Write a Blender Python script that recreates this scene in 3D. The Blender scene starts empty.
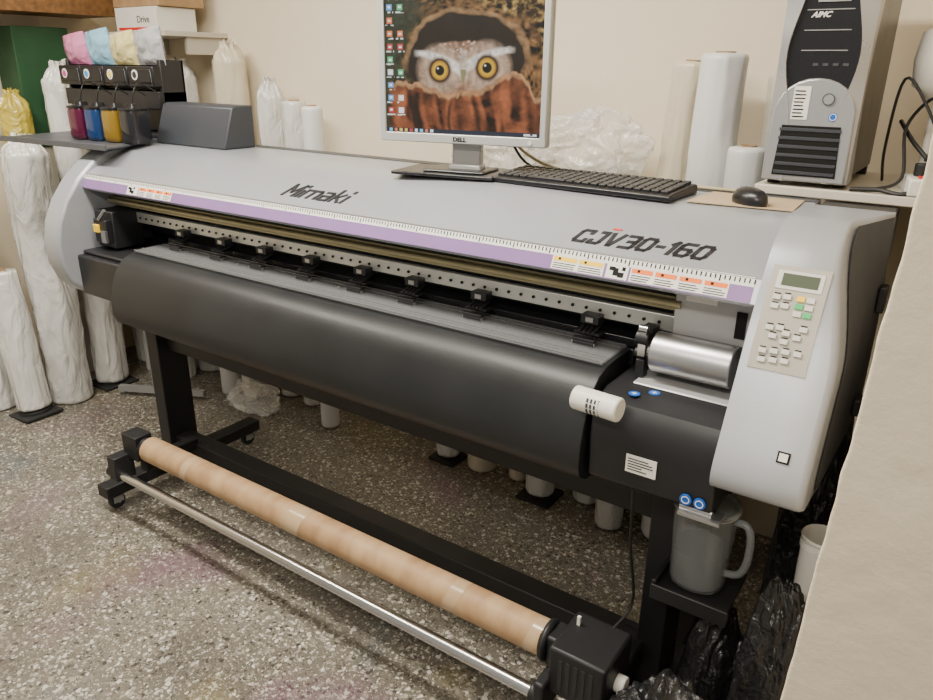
import bpy, bmesh, math, random, numpy as np
from mathutils import Vector, Matrix, noise
random.seed(4)
COL=bpy.context.scene.collection
ORG={}
# ---------------------------------------------------------------- materials
def mat(name,col,rough=.5,metal=0.,var=0.,vs=8.,bump=0.,bs=60.,trans=0.,alpha=1.,coat=0.,emit=0.,ecol=None,ior=1.45,spec=.5,stretch=None,col2=None,bd=.01,dist=0.,det=5):
    m=bpy.data.materials.new(name);m.use_nodes=True;n=m.node_tree.nodes;l=m.node_tree.links
    b=n['Principled BSDF'];b.inputs['Base Color'].default_value=(*col,1)
    b.inputs['Roughness'].default_value=rough;b.inputs['Metallic'].default_value=metal
    b.inputs['Transmission Weight'].default_value=trans;b.inputs['Alpha'].default_value=alpha
    b.inputs['Coat Weight'].default_value=coat;b.inputs['Coat Roughness'].default_value=.14;b.inputs['IOR'].default_value=ior
    b.inputs['Specular IOR Level'].default_value=spec
    if emit: b.inputs['Emission Color'].default_value=(*(ecol or col),1);b.inputs['Emission Strength'].default_value=emit
    if var or bump:
        tc=n.new('ShaderNodeTexCoord');mp=n.new('ShaderNodeMapping');l.new(tc.outputs['Object'],mp.inputs[0])
        if stretch: mp.inputs['Scale'].default_value=stretch
    if var:
        t=n.new('ShaderNodeTexNoise');t.inputs['Scale'].default_value=vs;t.inputs['Detail'].default_value=6;l.new(mp.outputs[0],t.inputs[0])
        r=n.new('ShaderNodeValToRGB');r.color_ramp.elements[0].position=.3;r.color_ramp.elements[1].position=.7
        c2=col2 or tuple(c*(1-var) for c in col)
        r.color_ramp.elements[0].color=(*c2,1);r.color_ramp.elements[1].color=(*col,1)
        l.new(t.outputs[0],r.inputs[0]);l.new(r.outputs[0],b.inputs['Base Color'])
        mr=n.new('ShaderNodeMapRange');mr.inputs[3].default_value=min(1,rough*1.2);mr.inputs[4].default_value=rough*.85
        l.new(t.outputs[0],mr.inputs[0]);l.new(mr.outputs[0],b.inputs['Roughness'])
    if bump:
        t=n.new('ShaderNodeTexNoise');t.inputs['Scale'].default_value=bs;t.inputs['Detail'].default_value=det;t.inputs['Distortion'].default_value=dist;l.new(mp.outputs[0],t.inputs[0])
        bu=n.new('ShaderNodeBump');bu.inputs['Strength'].default_value=bump;bu.inputs['Distance'].default_value=bd
        l.new(t.outputs[0],bu.inputs['Height']);l.new(bu.outputs[0],b.inputs['Normal'])
        if coat: l.new(bu.outputs[0],b.inputs['Coat Normal'])
    return m
M={}
M['silver']=mat('silver_paint',(.345,.36,.39),.29,.35,var=.08,vs=5,bump=.02,bs=300)
M['capsilver']=mat('silver_cap_plastic',(.345,.36,.385),.34,.25,var=.07,vs=6,bump=.02,bs=250)
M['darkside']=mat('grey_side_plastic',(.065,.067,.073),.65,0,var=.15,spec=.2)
M['black']=mat('black_plastic',(.014,.014,.016),.42,var=.3,vs=10)
M['blackgloss']=mat('black_gloss',(.012,.012,.014),.22,var=.2)
M['apron']=mat('apron_black',(.011,.012,.013),.40,var=.4,vs=5,bump=.03,bs=120,spec=.4,col2=(.016,.017,.018))
M['frame']=mat('black_powder_coat',(.010,.010,.011),.48,var=.2,bump=.05,bs=400)
M['rubber']=mat('rubber',(.02,.02,.02),.8)
M['chrome']=mat('chrome',(.60,.60,.60),.22,1.,var=.1)
M['steel']=mat('brushed_steel',(.48,.48,.48),.33,.9,var=.15,vs=12)
M['rail']=mat('rail_aluminium',(.56,.56,.53),.33,.6,var=.15,vs=10)
M['wallal']=mat('inner_wall_painted',(.42,.42,.42),.4,.3,var=.1)
M['gold']=mat('olive_rail',(.42,.37,.22),.38,.4,var=.2)
M['purple']=mat('mauve_band',(.235,.135,.32),.40,var=.1)
M['white']=mat('white_plastic',(.70,.68,.62),.4,var=.06)
M['rulerw']=mat('ruler_white',(.72,.71,.67),.45)
M['ink']=mat('print_black',(.008,.008,.008),.55,spec=.2)
M['letter']=mat('lettering_dark',(.022,.022,.026),.32)
M['beige']=mat('beige_panel',(.36,.34,.29),.45,var=.05)
M['button']=mat('button_grey',(.56,.55,.51),.45)
M['yellow']=mat('label_yellow',(.85,.55,.01),.5)
M['orange']=mat('label_orange',(.85,.17,.01),.5)
M['redacc']=mat('red_accent',(.75,.03,.02),.5)
M['green']=mat('button_green',(.04,.42,.12),.4)
M['lcd']=mat('lcd_glass',(.08,.10,.07),.15)
M['blue']=mat('sticker_blue',(.01,.10,.45),.4)
M['red']=mat('red_plastic',(.6,.02,.02),.4)
M['card']=mat('cardboard',(.28,.165,.078),.55,var=.35,vs=9,bump=.08,bs=40,col2=(.40,.265,.14),stretch=(2.2,1,1))
M['tape']=mat('packing_tape',(.44,.31,.18),.25,var=.15,coat=.3)
M['glass']=mat('clear_acrylic',(.50,.52,.54),.05,alpha=.14)
M['wrap']=mat('white_wrapped_media',(.70,.69,.65),.20,var=.16,vs=4,bump=.8,bs=9,stretch=(1,1,.4),coat=.9,bd=.035,dist=1.4,det=4)
M['wrap2']=mat('cream_wrapped_media',(.64,.57,.43),.28,var=.14,vs=4,bump=.5,bs=8,stretch=(1,1,.35),coat=.6,bd=.025,dist=.8,det=3)
M['wrapc']=mat('clean_media',(.68,.68,.67),.4,var=.06,vs=5,bump=.1,bs=6,coat=.2,det=2)
M['wrapy']=mat('yellow_wrapped_media',(.60,.47,.06),.28,var=.3,vs=5,bump=.8,bs=9,coat=.7,bd=.035,dist=1.2,det=3)
M['film']=mat('crumpled_clear_film',(.80,.79,.76),.12,alpha=.32,bump=.6,bs=9,coat=.8,bd=.03,dist=.8,det=3)
M['bag']=mat('black_bag_plastic',(.010,.010,.011),.34,bump=.8,bs=22,coat=.22,bd=.015,dist=1.2,det=4)
M['jug']=mat('translucent_jug',(.20,.215,.22),.25,alpha=.58,var=.2,vs=10,coat=.2)
M['jugliq']=mat('waste_liquid',(.05,.055,.065),.3)
M['mon']=mat('monitor_silver',(.44,.44,.43),.35,.3)
M['pcblack']=mat('pc_black',(.010,.010,.012),.30,var=.2)
M['pcsilver']=mat('pc_silver',(.38,.385,.395),.28,.5,var=.08)
M['shelf']=mat('shelf_laminate',(.55,.51,.43),.45,var=.08)
M['pad']=mat('pad_sheet',(.46,.35,.22),.6,var=.1)
M['greenbox']=mat('green_card',(.018,.075,.028),.6,var=.25)
M['wood']=mat('brown_wood',(.25,.12,.04),.5,var=.5,vs=5,stretch=(1,8,8),bump=.1)
M['trayg']=mat('grey_tray',(.075,.08,.09),.4,.2,var=.1)
M['panelg']=mat('dark_grey_panel',(.045,.05,.06),.42,.2,var=.1)
M['cable']=mat('cable_beige',(.42,.36,.22),.5)
M['cableb']=mat('cable_black',(.012,.012,.012),.45)
M['greymetal']=mat('grey_painted_steel',(.30,.30,.29),.45,.2,var=.15)
for k,c in dict(cyan=(.005,.030,.11),magenta=(.07,.004,.025),yell=(.20,.12,.01),blk=(.012,.012,.015)).items():
    M['ink_'+k]=mat('ink_'+k,c,.15,alpha=.90,coat=.3)
for k,c in dict(cyan=(.01,.25,.6),magenta=(.6,.02,.25),yell=(.8,.6,.02),blk=(.02,.02,.02)).items():
    M['dot_'+k]=mat('dot_'+k,c,.4)
for k,c in dict(cyan=(.28,.55,.72),magenta=(.74,.25,.45),yell=(.76,.66,.30),blk=(.46,.46,.48)).items():
    M['pch_'+k]=mat('pouch_'+k,c,.2,alpha=.85,var=.25,vs=8,bump=.7,bs=12,coat=.7,bd=.02,dist=1.,det=3)

def terrazzo():
    m=bpy.data.materials.new('terrazzo_floor');m.use_nodes=True;n=m.node_tree.nodes;l=m.node_tree.links;b=n['Principled BSDF']
    tc=n.new('ShaderNodeTexCoord')
    def ramp(inp,els,interp='LINEAR'):
        r=n.new('ShaderNodeValToRGB');r.color_ramp.interpolation=interp
        while len(r.color_ramp.elements)<len(els): r.color_ramp.elements.new(.5)
        for e,(p,c) in zip(r.color_ramp.elements,els): e.position=p;e.color=(*c,1)
        l.new(inp,r.inputs[0]);return r.outputs[0]
    def mix(f,a,bb):
        x=n.new('ShaderNodeMix');x.data_type='RGBA'
        l.new(f,x.inputs[0]);l.new(a,x.inputs[6])
        if isinstance(bb,tuple): x.inputs[7].default_value=(*bb,1)
        else: l.new(bb,x.inputs[7])
        return x.outputs[2]
    ns=n.new('ShaderNodeTexNoise');ns.inputs['Scale'].default_value=55;ns.inputs['Detail'].default_value=2;l.new(tc.outputs['Object'],ns.inputs[0])
    vm=n.new('ShaderNodeMixRGB');vm.blend_type='LINEAR_LIGHT';vm.inputs[0].default_value=.011;l.new(tc.outputs['Object'],vm.inputs[1]);l.new(ns.outputs['Color'],vm.inputs[2])
    def chips(scale,els,thr):
        v=n.new('ShaderNodeTexVoronoi');v.inputs['Scale'].default_value=scale;l.new(vm.outputs[0],v.inputs['Vector'])
        s=n.new('ShaderNodeSeparateColor');l.new(v.outputs['Color'],s.inputs[0])
        c=ramp(s.outputs[0],els,'CONSTANT')
        th=n.new('ShaderNodeMath');th.operation='MULTIPLY';th.inputs[1].default_value=thr;l.new(s.outputs[1],th.inputs[0])
        lt=n.new('ShaderNodeMath');lt.operation='LESS_THAN';l.new(v.outputs['Distance'],lt.inputs[0]);l.new(th.outputs[0],lt.inputs[1])
        return c,lt.outputs[0]
    big=n.new('ShaderNodeTexNoise');big.inputs['Scale'].default_value=1.3;big.inputs['Detail'].default_value=5;l.new(tc.outputs['Object'],big.inputs[0])
    base=ramp(big.outputs[0],[(.3,(.100,.088,.068)),(.7,(.158,.143,.114))])
    c1,m1=chips(80,[(0,(.29,.265,.215)),(.28,(.53,.50,.44)),(.48,(.19,.17,.138)),(.70,(.042,.036,.030)),(.86,(.45,.42,.35))],.65)
    c2,m2=chips(165,[(0,(.38,.355,.30)),(.4,(.165,.148,.118)),(.7,(.042,.036,.030))],.63)
    x=mix(m2,base,c2);x=mix(m1,x,c1)
    for sc,off,col,th in ((1.7,0,(.17,.065,.125),.60),(2.1,13,(.23,.18,.045),.62),(1.9,29,(.055,.12,.16),.62),(2.6,41,(.055,.048,.040),.575)):
        mp=n.new('ShaderNodeMapping');mp.inputs['Location'].default_value=(off,off,0);l.new(tc.outputs['Object'],mp.inputs[0])
        st=n.new('ShaderNodeTexNoise');st.inputs['Scale'].default_value=sc;st.inputs['Detail'].default_value=4;l.new(mp.outputs[0],st.inputs[0])
        f=ramp(st.outputs[0],[(th-.03,(0,0,0)),(th+.14,(.42,.42,.42))]);x=mix(f,x,col)
    l.new(x,b.inputs['Base Color']);b.inputs['Roughness'].default_value=.34
    return m
def plaster(name,c,c2,crack=False):
    m=mat(name,c,.75,var=.1,vs=2.5,bump=.12,bs=30,col2=c2)
    if crack:
        n=m.node_tree.nodes
        bu=[x for x in n if x.type=='BUMP'][0];bu.inputs['Strength'].default_value=.5;bu.inputs['Distance'].default_value=.012
        t=[x for x in n if x.type=='TEX_NOISE'][-1];t.inputs['Scale'].default_value=18;t.inputs['Detail'].default_value=14;t.inputs['Distortion'].default_value=.1;t.inputs['Roughness'].default_value=.62
    return m
M['floor']=terrazzo()
M['wall']=plaster('cream_wall',(.76,.675,.515),(.73,.64,.48))
M['pier']=plaster('rough_plaster',(.71,.62,.475),(.62,.53,.39),True)
M['ceil']=plaster('ceiling_white',(.78,.75,.68),(.75,.71,.64))

# ---------------------------------------------------------------- mesh builder
class B:
    def __init__(s): s.v=[];s.f=[];s.mi=[];s.cur=0
    def add(s,vs,fs,m=None):
        o=len(s.v)
        s.v+= [tuple((m@Vector(v)) if m else v) for v in vs]
        s.f+=[tuple(i+o for i in f) for f in fs];s.mi+=[s.cur]*len(fs);return s
    def box(s,x0,x1,y0,y1,z0,z1,m=None):
        return s.add([(x0,y0,z0),(x1,y0,z0),(x1,y1,z0),(x0,y1,z0),(x0,y0,z1),(x1,y0,z1),(x1,y1,z1),(x0,y1,z1)],
          [(0,3,2,1),(4,5,6,7),(0,1,5,4),(1,2,6,5),(2,3,7,6),(3,0,4,7)],m)
    def prism(s,pr,x0,x1,m=None,seg=1,ax=0):
        k=len(pr);vs=[];fs=[]
        for j in range(seg+1):
            x=x0+(x1-x0)*j/seg
            for p in pr: vs.append((x,p[0],p[1]) if ax==0 else ((p[0],x,p[1]) if ax==1 else (p[0],p[1],x)))
        for j in range(seg):
            for i in range(k):
                a=j*k+i;b=j*k+(i+1)%k;fs.append((a,b,b+k,a+k))
        fs.append(tuple(range(k)));fs.append(tuple(reversed(range(seg*k,seg*k+k))))
        return s.add(vs,fs,m)
    def cyl(s,p0,p1,r0,r1=None,n=24,cap=True):
        r1=r0 if r1 is None else r1;p0=Vector(p0);p1=Vector(p1);d=(p1-p0).normalized()
        a=d.orthogonal().normalized();b=d.cross(a);vs=[];fs=[]
        for P,r in ((p0,r0),(p1,r1)):
            for i in range(n):
                t=2*math.pi*i/n;vs.append(tuple(P+(a*math.cos(t)+b*math.sin(t))*r))
        for i in range(n): j=(i+1)%n;fs.append((i,j,j+n,i+n))
        if cap: fs+= [tuple(reversed(range(n))),tuple(range(n,2*n))]
        return s.add(vs,fs)
    def ring(s,p0,p1,ro,ri,n=28):
        p0=Vector(p0);p1=Vector(p1);d=(p1-p0).normalized();a=d.orthogonal().normalized();b=d.cross(a);vs=[];fs=[]
        for P,r in ((p0,ro),(p1,ro),(p1,ri),(p0,ri)):
            for i in range(n):
                t=2*math.pi*i/n;vs.append(tuple(P+(a*math.cos(t)+b*math.sin(t))*r))
        for k in range(4):
            for i in range(n):
                j=(i+1)%n;k2=(k+1)%4;fs.append((k*n+i,k*n+j,k2*n+j,k2*n+i))
        return s.add(vs,fs)
    def tube(s,pts,r,n=8,sm=6):
        P=[Vector(p) for p in pts]
        if sm and len(P)>2:
            Q=[]
            for i in range(len(P)-1):
                p0=P[max(i-1,0)];p1=P[i];p2=P[i+1];p3=P[min(i+2,len(P)-1)]
                for k in range(sm):
                    t=k/sm;Q.append(.5*((2*p1)+(p2-p0)*t+(2*p0-5*p1+4*p2-p3)*t*t+(3*p1-p0-3*p2+p3)*t**3))
            Q.append(P[-1]);P=Q
        vs=[];fs=[];u=None
        for i,p in enumerate(P):
            d=(P[min(i+1,len(P)-1)]-P[max(i-1,0)]).normalized()
            u=d.orthogonal().normalized() if u is None else (u-d*u.dot(d)).normalized()
            w=d.cross(u)
            for k in range(n):
                t=2*math.pi*k/n;vs.append(tuple(p+(u*math.cos(t)+w*math.sin(t))*r))
        for i in range(len(P)-1):
            for k in range(n): j=(k+1)%n;fs.append((i*n+k,i*n+j,i*n+n+j,i*n+n+k))
        fs+=[tuple(reversed(range(n))),tuple(range(len(vs)-n,len(vs)))]
        return s.add(vs,fs)
    def lathe(s,prof,c=(0,0,0),n=32,fn=None,m=None):
        vs=[];fs=[]
        for (r,z) in prof:
            for i in range(n):
                t=2*math.pi*i/n;x,y=r*math.cos(t),r*math.sin(t);zz=z
                if fn: x,y,zz=fn(x,y,z,t)
                vs.append((c[0]+x,c[1]+y,c[2]+zz))
        for k in range(len(prof)-1):
            for i in range(n): j=(i+1)%n;fs.append((k*n+i,k*n+j,k*n+n+j,k*n+n+i))
        fs+=[tuple(reversed(range(n))),tuple(range(len(vs)-n,len(vs)))]
        return s.add(vs,fs,m)
    def obj(s,name,ma,parent=None,bevel=0,smooth=35,label=None,seg=2,recalc=True):
        me=bpy.data.meshes.new(name);o=ORG.get(parent.name,Vector()) if parent else Vector()
        me.from_pydata([tuple(Vector(v)-o) for v in s.v],[],s.f)
        mats=ma if isinstance(ma,list) else [ma]
        for x in mats: me.materials.append(M[x] if isinstance(x,str) else x)
        if recalc:
            bm=bmesh.new();bm.from_mesh(me);bmesh.ops.recalc_face_normals(bm,faces=bm.faces);bm.to_mesh(me);bm.free()
        me.polygons.foreach_set('use_smooth',[True]*len(me.polygons))
        me.set_sharp_from_angle(angle=math.radians(smooth))
        ob=bpy.data.objects.new(name,me);COL.objects.link(ob)
        if parent:
            ob.parent=parent
            if parent.name in ORG: ORG[ob.name]=ORG[parent.name]
        if bevel:
            md=ob.modifiers.new('b','BEVEL');md.width=bevel;md.segments=seg;md.limit_method='ANGLE';md.angle_limit=math.radians(40)
        if label: ob['label']=label
        return ob
def thing(name,label,cat,loc,world=True,rot=(0,0,0),group=None):
    e=bpy.data.objects.new(name,None);e.empty_display_size=.05;COL.objects.link(e);e.location=loc;e.rotation_euler=rot
    e['label']=label;e['category']=cat
    if group: e['group']=group
    if world: ORG[e.name]=Vector(loc)
    return e
def tag(o,label,cat,group=None):
    o['label']=label;o['category']=cat
    if group:o['group']=group
    return o
def textgeo(b,s,size,org,xd,yd,ext=.0004,off=0.,shear=0.,align='LEFT',sx=1.,space=1.):
    cu=bpy.data.curves.new('t','FONT');cu.body=s;cu.size=size;cu.extrude=ext;cu.offset=off;cu.shear=shear;cu.align_x=align;cu.space_character=space;cu.resolution_u=3
    o=bpy.data.objects.new('t',cu);COL.objects.link(o);bpy.context.view_layer.update()
    me=bpy.data.meshes.new_from_object(o.evaluated_get(bpy.context.evaluated_depsgraph_get()))
    xd=Vector(xd).normalized();yd=Vector(yd).normalized();zd=xd.cross(yd);org=Vector(org)
    vs=[tuple(org+xd*v.co.x*sx+yd*v.co.y+zd*v.co.z) for v in me.vertices]
    b.add(vs,[tuple(p.vertices) for p in me.polygons])
    bpy.data.objects.remove(o);bpy.data.meshes.remove(me);bpy.data.curves.remove(cu)
GL={'C':(1,[[(1,.78),(1,1),(.15,1),(0,.85),(0,.15),(.15,0),(1,0),(1,.22)]]),'J':(.9,[[(.35,1),(1,1),(1,.12),(.85,0),(0,0),(0,.25)]]),'V':(1.05,[[(0,1),(.42,0),(.58,0),(1,1)]]),
'3':(1,[[(0,1),(.88,1),(1,.88),(1,.62),(.86,.52),(1,.40),(1,.12),(.88,0),(0,0)],[(.30,.52),(.86,.52)]]),'0':(1,[[(.2,0),(0,.16),(0,.84),(.2,1),(.8,1),(1,.84),(1,.16),(.8,0),(.2,0)]]),'-':(.5,[[(0,.48),(1,.48)]]),
'1':(.32,[[(0,.80),(1,1),(1,0)]]),'6':(1,[[(1,1),(.2,1),(0,.84),(0,.16),(.2,0),(.8,0),(1,.14),(1,.42),(.85,.54),(0,.54)]]),
'M':(1.30,[[(0,0),(0,1)],[(0,1),(.5,.30),(1,1)],[(1,1),(1,0)]]),'i':(.0,[[(0,0),(0,.56)],[(0,.90),(0,1.0)]]),
'm':(1.85,[[(0,0),(0,.66)],[(0,.66),(.92,.66),(1,.56),(1,0)],[(.5,.66),(.5,0)]]),'a':(.95,[[(.05,.66),(.85,.66),(1,.54),(1,0),(0,0),(0,.34),(1,.34)]]),
'k':(.9,[[(0,0),(0,1)],[(.05,.28),(.95,.66)],[(.35,.38),(1,0)]])}
def strokes(b,s,h,wd,th,gap,org,xd,yd,shear=.25,ext=.001,tx=1.):
    xd=Vector(xd).normalized();yd=Vector(yd).normalized();zd=xd.cross(yd);org=Vector(org);x=0
    for ch in s:
        cw,st=GL[ch];W=cw*wd
        for line in st:
            for i in range(len(line)-1):
                p=Vector((x+line[i][0]*W,line[i][1]*h));q=Vector((x+line[i+1][0]*W,line[i+1][1]*h));d=(q-p).normalized();k_=1+(tx-1)*abs(d.y);nn=Vector((-d.y,d.x))*th/2*k_;d=d*th*.42
                c=[p-d-nn,q+d-nn,q+d+nn,p-d+nn];vs=[]
                for e in (0,ext):
                    for k in c: vs.append(tuple(org+xd*(k.x+shear*k.y)+yd*k.y+zd*e))
                b.add(vs,[(0,1,2,3),(4,5,6,7),(0,1,5,4),(1,2,6,5),(2,3,7,6),(3,0,4,7)])
        x+=W+th*tx+gap
    return x
def struct(b,name,ma,**k):
    o=b.obj(name,ma,**k);o['kind']='structure';return o

# ---------------------------------------------------------------- room
XL,XR,YB,YF,ZC=-1.3,4.2,1.28,-3.4,2.85
struct(B().box(XL-.1,XR,YF,YB+.1,-.1,0),'floor','floor')
struct(B().box(XL-.1,XR,YB,YB+.1,0,ZC),'wall_back','wall')
struct(B().box(XL-.1,XL,YF,YB,0,ZC),'wall_left','wall')
struct(B().box(XL-.1,XR,YF,YB+.1,ZC,ZC+.1),'ceiling','ceil')
vs=[];fs=[]
nx,nz=40,200
b=B()
for j in range(nz+1):
    z=ZC*j/nz
    for i in range(nx+1):
        t=i/nx
        xe=2.850+.036*(z-.9)+.003*noise.noise(Vector((0,3,z*5)))+.0025*noise.noise(Vector((5,3,z*23)))
        x=xe+(XR-xe)*t**2.2
        q=Vector((x*4,2,z*4));cr_=abs(noise.noise(q+noise.noise_vector(q*1.3)*.6))
        y=-.5+.002*noise.noise(Vector((x*5,2,z*5)))+(.005*max(0,1-cr_/.02))+(.010 if i==0 else (.002 if i==1 else 0))
        vs.append((x,y,z))
for j in range(nz):
    for i in range(nx): a=j*(nx+1)+i;fs.append((a,a+1,a+nx+2,a+nx+1))
k0=len(vs)
for j in range(nz+1):
    v=vs[j*(nx+1)];vs.append((v[0]+.04,YB,v[2]))
for j in range(nz): a=j*(nx+1);fs.append((a,a+nx+1,k0+j+1,k0+j))
b.add(vs,fs);struct(b,'wall_right','pier',smooth=60)

# ---------------------------------------------------------------- PRINTER
PR=thing('large_format_printer','silver-grey wide roll printer with mauve stripe on black stand','printer',(1.39,.27,0))
X0,X1=.11,2.60
B().box(X0,X1,.40,.64,.80,1.345).box(X0,X1,.30,.62,.79,.985).box(X0,.42,.075,.35,.83,.985)\
   .box(X0,.42,.10,.4,.985,1.0).obj('body','black',PR,bevel=.008)
B().prism([(.034,.80),(.028,.90),(.034,.955),(.055,.985),(.10,1.0),(.36,1.0),(.36,.78),(.06,.78)],2.312,X1).obj('maintenance_housing','black',PR,bevel=.006,label='black boxy cover with stickers')
B().box(.30,2.52,.24,.33,.60,.80).box(.2,2.6,.2,.5,.76,.80).obj('body_beam','frame',PR,bevel=.005)
B().box(.42,2.31,.26,.42,.99,1.036).obj('platen','blackgloss',PR,bevel=.003)
ap=[(.30,1.034),(.17,1.036),(.125,1.032),(.088,1.019),(.058,.996),(.036,.96),(.020,.915),(.010,.87),(.008,.825),(.020,.79),(.055,.768),(.11,.76),(.20,.76),(.30,.80)]
B().prism(ap,.42,2.30,seg=1).obj('front_apron','apron',PR,bevel=.002,smooth=50,label='black curved paper guide')
B().box(.44,2.29,.116,.262,1.037,1.043).obj('front_heater_strip','glass',PR,label='clear strip of acrylic',bevel=.001)
for y in (.116,.150,.234,.258):
    B().box(.44,2.285,y,y+.0020,1.043,1.0446).obj('strip_rail','steel',PR)
b=B()
for i in range(90): b.box(.46+i*.02,.474+i*.02,.272,.285,1.036,1.0385)
b.obj('platen_slot','panelg',PR)
for X in (.9,1.37,1.84): B().cyl((X,.21,1.042),(X,.21,1.0455),.006,n=14).obj('strip_screw','steel',PR)
b=B().cyl((2.285,-.002,1.0),(2.395,-.010,1.0),.027,n=32)
o=b.obj('pipe_cap','white',PR,bevel=.004,label='white vented cylinder cap')
b=B()
for k in range(7):
    for a in (-.9,-.45,0,.45,.9,1.35):
        x=2.325+k*.009
        m=Matrix.Translation((x,-.006,1.0))@Matrix.Rotation(a+.4,4,'X')
        b.box(0,.0045,-.0278,-.0262,-.0045,.0045,m)
b.obj('vent_slot','panelg',o)
R=B().box(.12,2.40,.262,.285,1.098,1.138).obj('guide_rail','rail',PR,bevel=.002,label='aluminium rail with holes')
b=B()
for i in range(59): b.cyl((.16+i*.038,.258,1.118),(.16+i*.038,.2625,1.118),.004,n=10)
b.obj('rail_hole','ink',R)
B().cyl((.12,.235,1.176),(2.42,.235,1.176),.009,n=12).box(.12,2.42,.245,.26,1.158,1.190).obj('carriage_bar','gold',PR)
B().box(.12,2.5,.36,.40,1.04,1.34).obj('inner_back','panelg',PR)
B().box(.12,2.42,.30,.31,1.195,1.205).obj('drive_belt','rubber',PR)
B().box(.42,2.36,.27,.36,1.036,1.06).obj('rear_guide','blackgloss',PR,bevel=.003)
for X in (.56,.79,1.0,1.22,1.44,1.64,1.87,2.20):
    b=B().box(X-.024,X+.024,.228,.262,1.088,1.110)
    for dx in (-.018,-.006,.006,.018): b.cyl((X+dx,.212,1.070),(X+dx,.275,1.090),.0045,n=10)
    b.box(X-.034,X+.034,.215,.25,1.064,1.070).box(X-.03,X+.03,.198,.213,1.050,1.058).cyl((X-.028,.205,1.046),(X+.028,.205,1.046),.008,n=14)
    P_=b.obj('pinch_roller','black',PR,bevel=.0012)
    B().cyl((X-.031,.205,1.046),(X-.028,.205,1.046),.006,n=12).cyl((X+.028,.205,1.046),(X+.031,.205,1.046),.006,n=12).box(X-.010,X+.010,.2265,.228,1.093,1.105).obj('roller_pin','steel',P_)
B().box(2.405,2.598,.235,.30,1.105,1.245).box(2.37,2.598,.33,.36,1.0,1.245).box(2.36,2.595,.14,.30,1.0,1.006).obj('inner_wall','wallal',PR,bevel=.003,label='light grey metal inner wall')
B().box(2.545,2.567,.230,.236,1.125,1.185).obj('slot','ink',PR)
B().box(2.43,2.50,.232,.236,1.19,1.205).obj('inner_sticker','rulerw',PR)
B().cyl((2.385,.195,1.070),(2.565,.195,1.070),.047,n=40).cyl((2.37,.195,1.070),(2.385,.195,1.070),.02).obj('drum','steel',PR,bevel=.003,label='satin metal cylinder')
b=B().box(2.345,2.375,.19,.24,1.03,1.12).cyl((2.345,.18,1.10),(2.375,.18,1.10),.018).box(2.35,2.37,.17,.2,1.0,1.05).cyl((2.34,.19,1.06),(2.38,.19,1.06),.012)
b.obj('end_bracket','black',PR,bevel=.002)
B().cyl((2.352,.172,1.125),(2.372,.172,1.125),.009).box(2.353,2.37,.166,.172,1.06,1.12).obj('bracket_screw','chrome',PR)
b=B().box(.13,.25,.16,.28,1.01,1.15).box(.15,.23,.14,.17,1.03,1.12);CA=b.obj('print_carriage','black',PR,bevel=.004)
B().box(.16,.19,.13,.142,1.07,1.10).obj('carriage_clip','yellow',CA,bevel=.002)
B().box(.205,.235,.132,.142,1.035,1.08).obj('carriage_plate','steel',CA)
B().cyl((.19,.14,1.12),(.24,.14,1.16),.006).obj('carriage_rod','steel',CA)
# top cover
cov=[(.150,1.226),(.142,1.234),(.1455,1.2415),(.164,1.2805),(.19,1.2935),(.31,1.350),(.34,1.362),(.375,1.371),(.41,1.3755),(.46,1.377),(.655,1.378),(.655,1.34),(.35,1.34),(.20,1.27),(.165,1.235)]
TC=B().prism(cov,X0-.005,X1+.002).obj('top_cover','silver',PR,smooth=25,label='silver-grey sloping lid')
B().box(X0,X1,.60,.654,1.3782,1.3795).obj('rear_strip','panelg',TC,label='dark strip along the rear of the lid')
def bandpt(t,o=0):
    y0,z0,y1,z1=.1455,1.2415,.164,1.2805;dy,dz=y1-y0,z1-z0;L=math.hypot(dy,dz);return (y0+dy*t-o*dz/L, z0+dz*t+o*dy/L)
def bandquad(b,xa,xb,ta,tb,o=.0008,th=.0006):
    p=[bandpt(ta,o),bandpt(tb,o),bandpt(tb,o-th),bandpt(ta,o-th)];b.prism(p,xa,xb)
b=B();bandquad(b,X0,X1-.012,-.18,.60);b.obj('mauve_stripe','purple',TC)
b=B();bandquad(b,X0,X1-.012,.61,1.0);RS=b.obj('ruler_strip','rulerw',TC)
b=B()
for i in range(248):
    x=X0+.006+i*.01
    bandquad(b,x,x+.0028,.66 if i%10==0 else .76,.97,.0014)
b.obj('ruler_tick','ink',RS)
u=Vector((0,.12,.0565)).normalized();nrm=Vector((0,-u.z,u.y))
def covpt(x,y,o=0):
    z=1.2935+(y-.19)*(.0565/.12);return Vector((x,y,z))+nrm*o
B().cyl((X0,.1655,1.2825),(X1-.012,.1655,1.2825),.0024,n=8).obj('lid_edge_trim','steel',TC)
b=B();strokes(b,'CJV30-160',.044,.0255,.0098,.0036,covpt(2.156,.197,.0002),(1,0,0),u,shear=.30,ext=.0012,tx=1.05)
b.obj('model_lettering','letter',TC,label='dark bold italic characters CJV30-160')
b=B();strokes(b,'-',.010,.034,.0050,0,covpt(2.234,.2485,.0014),(1,0,0),u,shear=.28,ext=.0008);b.obj('red_accent','redacc',TC)
b=B();strokes(b,'Mimaki',.058,.0330,.0086,.0062,covpt(1.150,.207,.0),(1,0,0),u,shear=.32,ext=.0025,tx=1.15)
b.obj('maker_lettering','letter',TC,label='dark raised blocky word Mimaki')
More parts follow.
